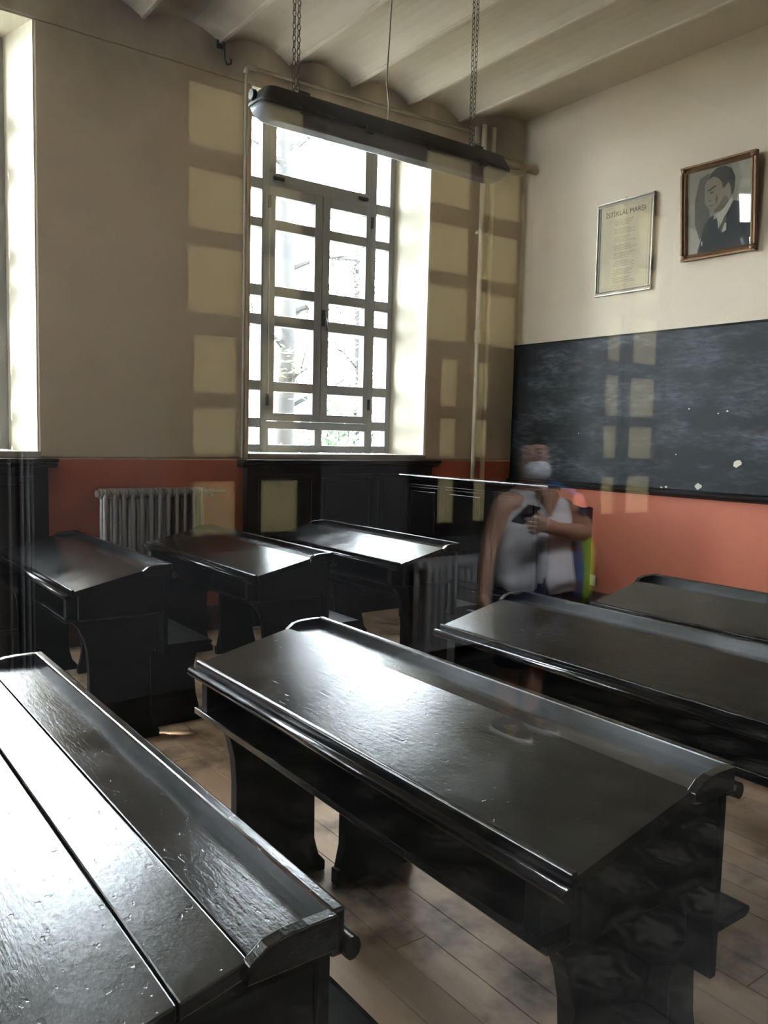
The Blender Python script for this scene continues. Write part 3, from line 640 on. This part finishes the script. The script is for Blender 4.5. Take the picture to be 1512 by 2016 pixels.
mk('diffuser', lambda bm: loft(bm, [stadium(HL-.004, .064, -.003), stadium(HL-.012, .060, -.022), stadium(HL-.045, .045, -.046, c=.03), stadium(HL-.07, .028, -.052, c=.02)]), 'diffuser', lp)
for xx in (-.46, -.16, .16, .46):
    for s in (-1, 1): mk('clip', lambda bm: box(bm, xx-.018, xx+.018, s*.066-.008, s*.066+.008, -.018, .018), 'lamp_body', lp, bevel=.002)
for s in (-1, 1): mk('end_gland', lambda bm: tube(bm, [(s*(HL-.005), 0, .028), (s*(HL+.012), 0, .028)], .02, 10), 'dark_iron', lp)
def link_mesh(bm, c, rot):
    L, w_ = .013, .0065
    pts = []
    for i in range(10):
        a = i*2*math.pi/10; q = Vector((w_*math.cos(a), 0, L*math.sin(a)))
        if rot: q = Vector((0, q.x, q.z))
        pts.append(Vector(c)+q)
    n = len(pts); rings = []
    for i in range(n):
        tdir = (pts[(i+1) % n]-pts[i-1]).normalized(); side = Vector((0, 1, 0)) if not rot else Vector((1, 0, 0)); b_ = tdir.cross(side)
        rings.append([bm.verts.new(pts[i]+.0019*(math.cos(k*math.pi/2)*side+math.sin(k*math.pi/2)*b_)) for k in range(4)])
    for i in range(n):
        a, b = rings[i], rings[(i+1) % n]
        for k in range(4): bm.faces.new((a[k], a[(k+1) % 4], b[(k+1) % 4], b[k]))
for xc in (-.465, .446):
    for s in (-1, 1):
        def fc(bm):
            n = int((4.10-ZL-.10)/.0225)
            for i in range(n):
                tt = i/n; link_mesh(bm, (xc+s*(.009+.006*tt), 0, .10+i*.0225), i % 2)
        mk('chain', fc, 'chain', lp)
    mk('wire_hanger', lambda bm: tube(bm, [(xc-.03, 0, .068), (xc, 0, .105), (xc+.03, 0, .068)], .0022, 5), 'chain', lp)
    mk('bracket', lambda bm: box(bm, xc+.0, xc+.055, -.02, .02, .066, .088), 'lamp_body', lp, bevel=.003)
mk('cable', lambda bm: tube(bm, [(-.02, 0, .07), (-.02, 0, .15), (-.035, 0, .24), (-.025, 0, .42), (-.012, 0, .7), (-.02, 0, .95), (-.012, 0, 1.2), (-.015, 0, 1.5)], .0035, 6), 'cable', lp)
mk('tube_lamp', lambda bm: tube(bm, [(-.59, .025, -.02), (.59, .025, -.02)], .013, 8), 'outlet', lp)

# ------------------------------------------------------------------ corridor behind the glass (seen as reflections in the pane)
YC = -3.86
def V(yv): return 2*YP-yv
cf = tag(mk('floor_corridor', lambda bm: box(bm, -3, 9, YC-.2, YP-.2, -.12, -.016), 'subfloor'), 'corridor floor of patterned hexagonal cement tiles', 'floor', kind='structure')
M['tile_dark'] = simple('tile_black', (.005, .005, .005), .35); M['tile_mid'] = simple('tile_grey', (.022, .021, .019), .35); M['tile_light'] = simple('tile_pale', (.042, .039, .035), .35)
def f_tile(bm):
    R = .165; hx = [(R*math.cos(math.pi/3*k+math.pi/6), R*math.sin(math.pi/3*k+math.pi/6)) for k in range(6)]
    prism(bm, hx, 'z', -.016, -.0006)
    z = 0
    for k in range(6):      # six-pointed star of two-tone rhombs inside a zigzag border
        a = math.pi/3*k
        P = lambda rad, an: (rad*math.cos(an), rad*math.sin(an), z)
        for mi, qs in ((1, [P(0, 0), P(.052, a-math.pi/6), P(.095, a)]), (2, [P(0, 0), P(.095, a), P(.052, a+math.pi/6)]),
                       (1, [P(.112, a), P(.135, a), P(.105, a+math.pi/6), P(.084, a+math.pi/6)]), (1, [P(.084, a+math.pi/6), P(.105, a+math.pi/6), P(.135, a+math.pi/3), P(.112, a+math.pi/3)])):
            fc = bm.faces.new([bm.verts.new(q) for q in qs]); fc.material_index = mi
bm = bmesh.new(); f_tile(bm); tm = bpy.data.meshes.new('hex_tile'); bm.to_mesh(tm); bm.free()
for q in ('tile_dark', 'tile_mid', 'tile_light'): tm.materials.append(M[q])
sx, sy = .165*math.sqrt(3)+.002, .165*1.5+.002
for j in range(15):
    for i in range(19):
        mk('hex_tile', tm, None, cf, loc=(.45+(i+.5*(j % 2))*sx, -.18-j*sy, 0))
COLS = [(1.832, 2.165, 1.866, 2.135), (2.287, 2.548, 2.287, 2.548), (3.46, 3.865, 3.635, 3.80), (3.955, 4.335, 3.963, 4.097), (5.345, 5.532, 5.345, 5.532), (5.664, 6.006, 5.664, 6.006)]
ROWS = [(.845, 1.155), (1.30, 1.565), (1.643, 1.965), (2.08, 2.448), (2.53, 2.85), (2.963, 3.293)]
def f_cw(bm):
    xs = [-3.0]
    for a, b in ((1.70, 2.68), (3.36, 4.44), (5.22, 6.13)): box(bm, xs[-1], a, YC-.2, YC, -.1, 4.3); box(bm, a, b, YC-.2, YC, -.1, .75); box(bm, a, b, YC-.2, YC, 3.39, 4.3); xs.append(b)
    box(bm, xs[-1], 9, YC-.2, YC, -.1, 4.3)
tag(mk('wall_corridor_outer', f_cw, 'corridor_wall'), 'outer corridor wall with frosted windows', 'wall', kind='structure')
tag(mk('ceiling_corridor', lambda bm: box(bm, -3, 9, YC-.2, YP-.2, 4.3, 4.5), 'corridor_wall'), 'plain corridor ceiling', 'ceiling', kind='structure')
tag(mk('wall_corridor_end', lambda bm: box(bm, 8.9, 9.1, YC-.2, YP-.2, -.1, 4.4), 'corridor_wall'), 'plain end wall of the corridor', 'wall', kind='structure')
tag(mk('wall_corridor_start', lambda bm: box(bm, -3.2, -3.0, YC-.2, YP-.2, -.1, 4.4), 'corridor_wall'), 'plain near end wall of the corridor', 'wall', kind='structure')
for wi in range(3):
    x0, x1 = ((1.70, 2.68), (3.36, 4.44), (5.22, 6.13))[wi]
    w = tag(empty('window_%d' % (5+wi), ((x0+x1)/2, YC-.05, .75)), 'frosted corridor window mirrored in the pane, ' + ('left', 'middle', 'right')[wi] + ' of three', 'window', kind='structure'); c = (x0+x1)/2
    def ffr(bm):
        cs = COLS[wi*2:wi*2+2]
        zb = .75
        for ri, (a, b) in enumerate(ROWS):
            up = ri >= 3; q = [(k_[0], k_[1]) if up else (k_[2], k_[3]) for k_ in cs]
            box(bm, x0-c, x1-c, -.03, .03, zb-.75, a-.75); zb = b
            for p_, n_ in ((x0, q[0][0]), (q[0][1], q[1][0]), (q[1][1], x1)): box(bm, p_-c, n_-c, -.03, .03, a-.75, b-.75)
        box(bm, x0-c, x1-c, -.03, .03, zb-.75, 3.39-.75)
    mk('frame', ffr, 'brown_panel', w)
    for k_ in COLS[wi*2:wi*2+2]:
        for ri, (a, b) in enumerate(ROWS):
            xa, xb = (k_[0], k_[1]) if ri >= 3 else (k_[2], k_[3])
            mk('pane', lambda bm: box(bm, xa-c-.003, xb-c+.003, -.004, .0, a-.753, b-.747), 'frosted', w)
radiator((3.34, V(4.13), .0), 12, .66, 'pale_radiator', 'pale column radiator mirrored in the pane below the corridor windows', .056, .16, 2)
for k, (xx, rad, lab) in enumerate(((.904, .007, 'leftmost'), (.959, .010, 'second'), (.985, .012, 'third'), (1.008, .006, 'rightmost'))):
    t = tag(mk('corridor_pipe', lambda bm: tube(bm, [(0, 0, 0), (0, 0, 4.3)], rad, 8), 'pale_radiator', loc=(xx, YC+.03, 0)), 'thin pale vertical pipe mirrored at the left edge, %s of the four' % lab, 'pipe', 'corridor pipes')
# unseen fill lamps, added to light the visitor reflected in the pane
M['tube_on'] = None
m, nt, p, o = newmat('fill_tube'); p.inputs['Emission Color'].default_value = (.92, .97, 1, 1); p.inputs['Emission Strength'].default_value = 230; M['tube_on'] = m
for lx, ly, lz, hl_, rz_, lab in ((3.7, -1.05, 2.6, .32, math.pi/2, 'short twin-tube fill lamp added out of view in the corridor'), (2.0, -.8, 2.9, .6, 0, 'long twin-tube fill lamp added out of view in the corridor')):
    t = tag(empty('corridor_fill_lamp', (lx, ly, lz), rz_), lab, 'lamp')
    mk('housing', lambda bm: box(bm, -hl_, hl_, -.12, .12, .04, .10), 'outlet', t, bevel=.006)
    for s_ in (-1, 1): mk('tube_lamp', lambda bm: tube(bm, [(-hl_+.03, s_*.06, 0), (hl_-.03, s_*.06, 0)], .025, 10), 'tube_on', t)
    mk('stem', lambda bm: tube(bm, [(0, 0, .1), (0, 0, 4.3-lz)], .012, 8), 'outlet', t)

# ------------------------------------------------------------------ visitor in the corridor (reflected in the pane)
PX, PY = 2.93, V(2.80)
M['skin'] = simple('skin', (.36, .20, .135), .5, .08, 5); M['vest'] = simple('white_lace_cotton', (.82, .83, .88), .8, .08, 60, 0, .2)
M['navy'] = simple('navy_cotton', (.012, .016, .045), .8); M['hair'] = simple('dark_hair', (.010, .008, .007), .8, .3, 30, 0, 0, .15); M['mask'] = simple('pale_mask', (.52, .54, .58), .7, .04)
M['bag_blue'] = simple('blue_nylon', (.03, .12, .30), .6); M['bag_green'] = simple('lime_nylon', (.28, .50, .03), .6); M['shoe'] = simple('white_rubber', (.7, .7, .68), .5); M['phone'] = simple('black_phone', (.01, .01, .012), .2)
pe = tag(empty('person', (PX, PY, 0)), 'person in a white lace vest, navy trousers and face mask, reflected in the glass', 'person')
def skin_body():
    vs = []; es = []; rad = []
    def add(p, r_, par=None):
        vs.append(p); rad.append(r_)
        if par is not None: es.append((par, len(vs)-1))
        return len(vs)-1
    pel = add((.03, 0, .74), (.165, .12)); wa = add((.03, .0, .90), (.15, .11), pel); ch = add((.03, 0, 1.08), (.16, .115), wa); nk = add((-.005, .01, 1.20), (.06, .06), ch)
    hd0 = add((-.02, .03, 1.27), (.055, .06), nk); hd1 = add((-.03, .04, 1.33), (.074, .085), hd0); hd2 = add((-.03, .03, 1.41), (.078, .092), hd1); add((-.03, .02, 1.465), (.05, .06), hd2)
    s1 = add((.22, 0, 1.14), (.062, .06), ch); e1 = add((.37, .06, .96), (.056, .056), s1); w1 = add((-.03, .21, 1.02), (.034, .03), e1); h1 = add((-.11, .225, 1.04), (.042, .024), w1)
    for k in range(4):
        q = add((-.175, .235-.006*k, 1.07-.02*k), (.0095, .0095), h1); q = add((-.215+.006*k, .22, 1.075-.021*k), (.009, .009), q); add((-.22+.01*k, .19, 1.073-.02*k), (.008, .008), q)
    q = add((-.13, .205, 1.085), (.011, .011), h1); add((-.175, .195, 1.11), (.009, .009), q)
    s2 = add((-.165, 0, 1.14), (.058, .056), ch); e2 = add((-.235, -.02, .93), (.044, .044), s2); w2 = add((-.325, .05, .735), (.03, .028), e2); h2 = add((-.345, .065, .68), (.022, .04), w2)
    for k in range(4):
        q = add((-.358, .04+.018*k, .635-.004*abs(k-1.5)), (.0095, .0095), h2); add((-.352, .045+.018*k, .595), (.0085, .0085), q)
    q = add((-.345, .105, .665), (.011, .011), h2); add((-.34, .12, .63), (.009, .009), q)
    for s in (-1, 1):
        hp = add((.03+s*.085, 0, .68), (.095, .10), pel); kn = add((.0+s*.09, .03, .40), (.062, .065), hp); cf_ = add((-.01+s*.09, .0, .27), (.055, .058), kn); an = add((-.02+s*.09, 0, .08), (.036, .038), cf_); add((-.045+s*.10, .13, .035), (.038, .03), an)
    me = bpy.data.meshes.new('body'); me.from_pydata(vs, es, []); me.update()
    o = bpy.data.objects.new('body', me); C.objects.link(o); o.parent = pe
    md = o.modifiers.new('skin', 'SKIN'); md.use_smooth_shade = True
    for i, q in enumerate(rad): me.skin_vertices[0].data[i].radius = q
    me.skin_vertices[0].data[0].use_root = True
    sb = o.modifiers.new('sub', 'SUBSURF'); sb.levels = 2; sb.render_levels = 2
    me.materials.append(M['skin']); return o
skin_body()
def ell(cx, cy, z, a, b, n=28, ph_=0, wob=0):
    return [(cx+a*math.cos(2*math.pi*k/n), cy+b*math.sin(2*math.pi*k/n), z+wob*abs(math.sin(2*math.pi*k/n*3.5))) for k in range(n)]
vest_o = mk('vest', lambda bm: loft(bm, [ell(.06, .0, .70, .235, .165, 28, 0, .035), ell(.06, 0, .78, .225, .16), ell(.05, 0, .92, .205, .15), ell(.045, 0, 1.05, .21, .145), ell(.04, 0, 1.13, .195, .125), ell(.03, 0, 1.19, .12, .09)], True), 'vest', pe)
mk('neckline', lambda bm: prism(bm, [(-.075, 1.20), (.075, 1.20), (.0, 1.07)], 'y', .10, .148), 'skin', vest_o)
mk('front_opening', lambda bm: prism(bm, [(-.09, .69), (-.01, .69), (-.05, .79)], 'y', .10, .172), 'navy', vest_o)
mk('button_band', lambda bm: box(bm, -.07, -.02, .14, .164, .76, .98), 'mask', vest_o)
def f_tr(bm):
    loft(bm, [ell(.03, 0, .80, .19, .14, 16), ell(.03, 0, .70, .205, .15, 16), ell(.03, 0, .62, .20, .145, 16)])
    for s in (-1, 1): loft(bm, [ell(.03+s*.09, 0, .68, .11, .125, 14), ell(.02+s*.095, .015, .5, .098, .105, 14), ell(.0+s*.095, .025, .35, .088, .092, 14)])
mk('trousers', f_tr, 'navy', pe)
def f_hair(bm):
    ellipsoid(bm, (-.02, -.01, 1.425), .112, .122, .118, 14, 10); ellipsoid(bm, (-.03, .055, 1.47), .098, .085, .062, 14, 8); ellipsoid(bm, (.06, -.01, 1.33), .055, .09, .12, 12, 8); ellipsoid(bm, (-.02, -.06, 1.31), .10, .06, .12, 12, 8); ellipsoid(bm, (-.10, -.02, 1.36), .03, .07, .08, 10, 6)
mk('hair', f_hair, 'hair', pe)
mk('face_mask', lambda bm: ellipsoid(bm, (-.035, .078, 1.285), .072, .062, .056, 14, 8), 'mask', pe)
mk('face', lambda bm: (ellipsoid(bm, (-.035, .075, 1.365), .066, .052, .055, 12, 8)), 'skin', pe)
for s in (-1, 1):
    mk('eye', lambda bm: ellipsoid(bm, (-.035+s*.028, .118, 1.368), .012, .008, .006, 8, 6), 'hair', pe)
    mk('eyebrow', lambda bm: box(bm, -.035+s*.028-.018, -.035+s*.028+.018, .116, .124, 1.386, 1.391), 'hair', pe)
    sh = mk('shoe', lambda bm: loft(bm, [[(s*.095-.02+hw_*math.cos(2*math.pi*k/12)+.0*z_, .05+hl_*math.sin(2*math.pi*k/12), z_) for k in range(12)] for z_, hw_, hl_ in ((.012, .045, .13), (.05, .047, .125), (.075, .042, .08), (.10, .038, .05))]), 'navy', pe)
    mk('sole', lambda bm: loft(bm, [[(s*.095-.02+.05*math.cos(2*math.pi*k/14), .05+.137*math.sin(2*math.pi*k/14), z_) for k in range(14)] for z_ in (0, .026)]), 'shoe', sh)
ph_o = tag(mk('mobile_phone', lambda bm: box(bm, -.075, .0, -.005, .005, -.07, .07), 'phone', loc=(PX-.185, PY+.205, 1.085), bevel=.006), 'black phone held at chest height by the reflected person', 'phone')
ph_o.rotation_euler = (-.9, .2, .2)
bag = tag(empty('shoulder_bag', (PX+.42, PY-.11, .58)), 'blue and lime green bag hanging at the reflected person\'s side', 'bag')
mk('bag_body', lambda bm: loft(bm, [ell(.03, 0, 0, .07, .10, 14), ell(.03, 0, .06, .10, .13, 14), ell(.04, 0, .28, .10, .13, 14), ell(.03, 0, .40, .07, .09, 14)]), 'bag_green', bag)
mk('bag_pocket', lambda bm: loft(bm, [ell(-.045, .06, .03, .04, .09, 12), ell(-.045, .06, .2, .045, .09, 12), ell(-.035, .05, .33, .03, .07, 12)]), 'bag_blue', bag)
mk('strap', lambda bm: tube(bm, [(.0, .1, .36), (-.13, .20, .5), (-.20, .24, .58), (-.25, .11, .64), (-.22, -.02, .55), (.02, -.06, .36)], .013, 6), 'bag_blue', bag)
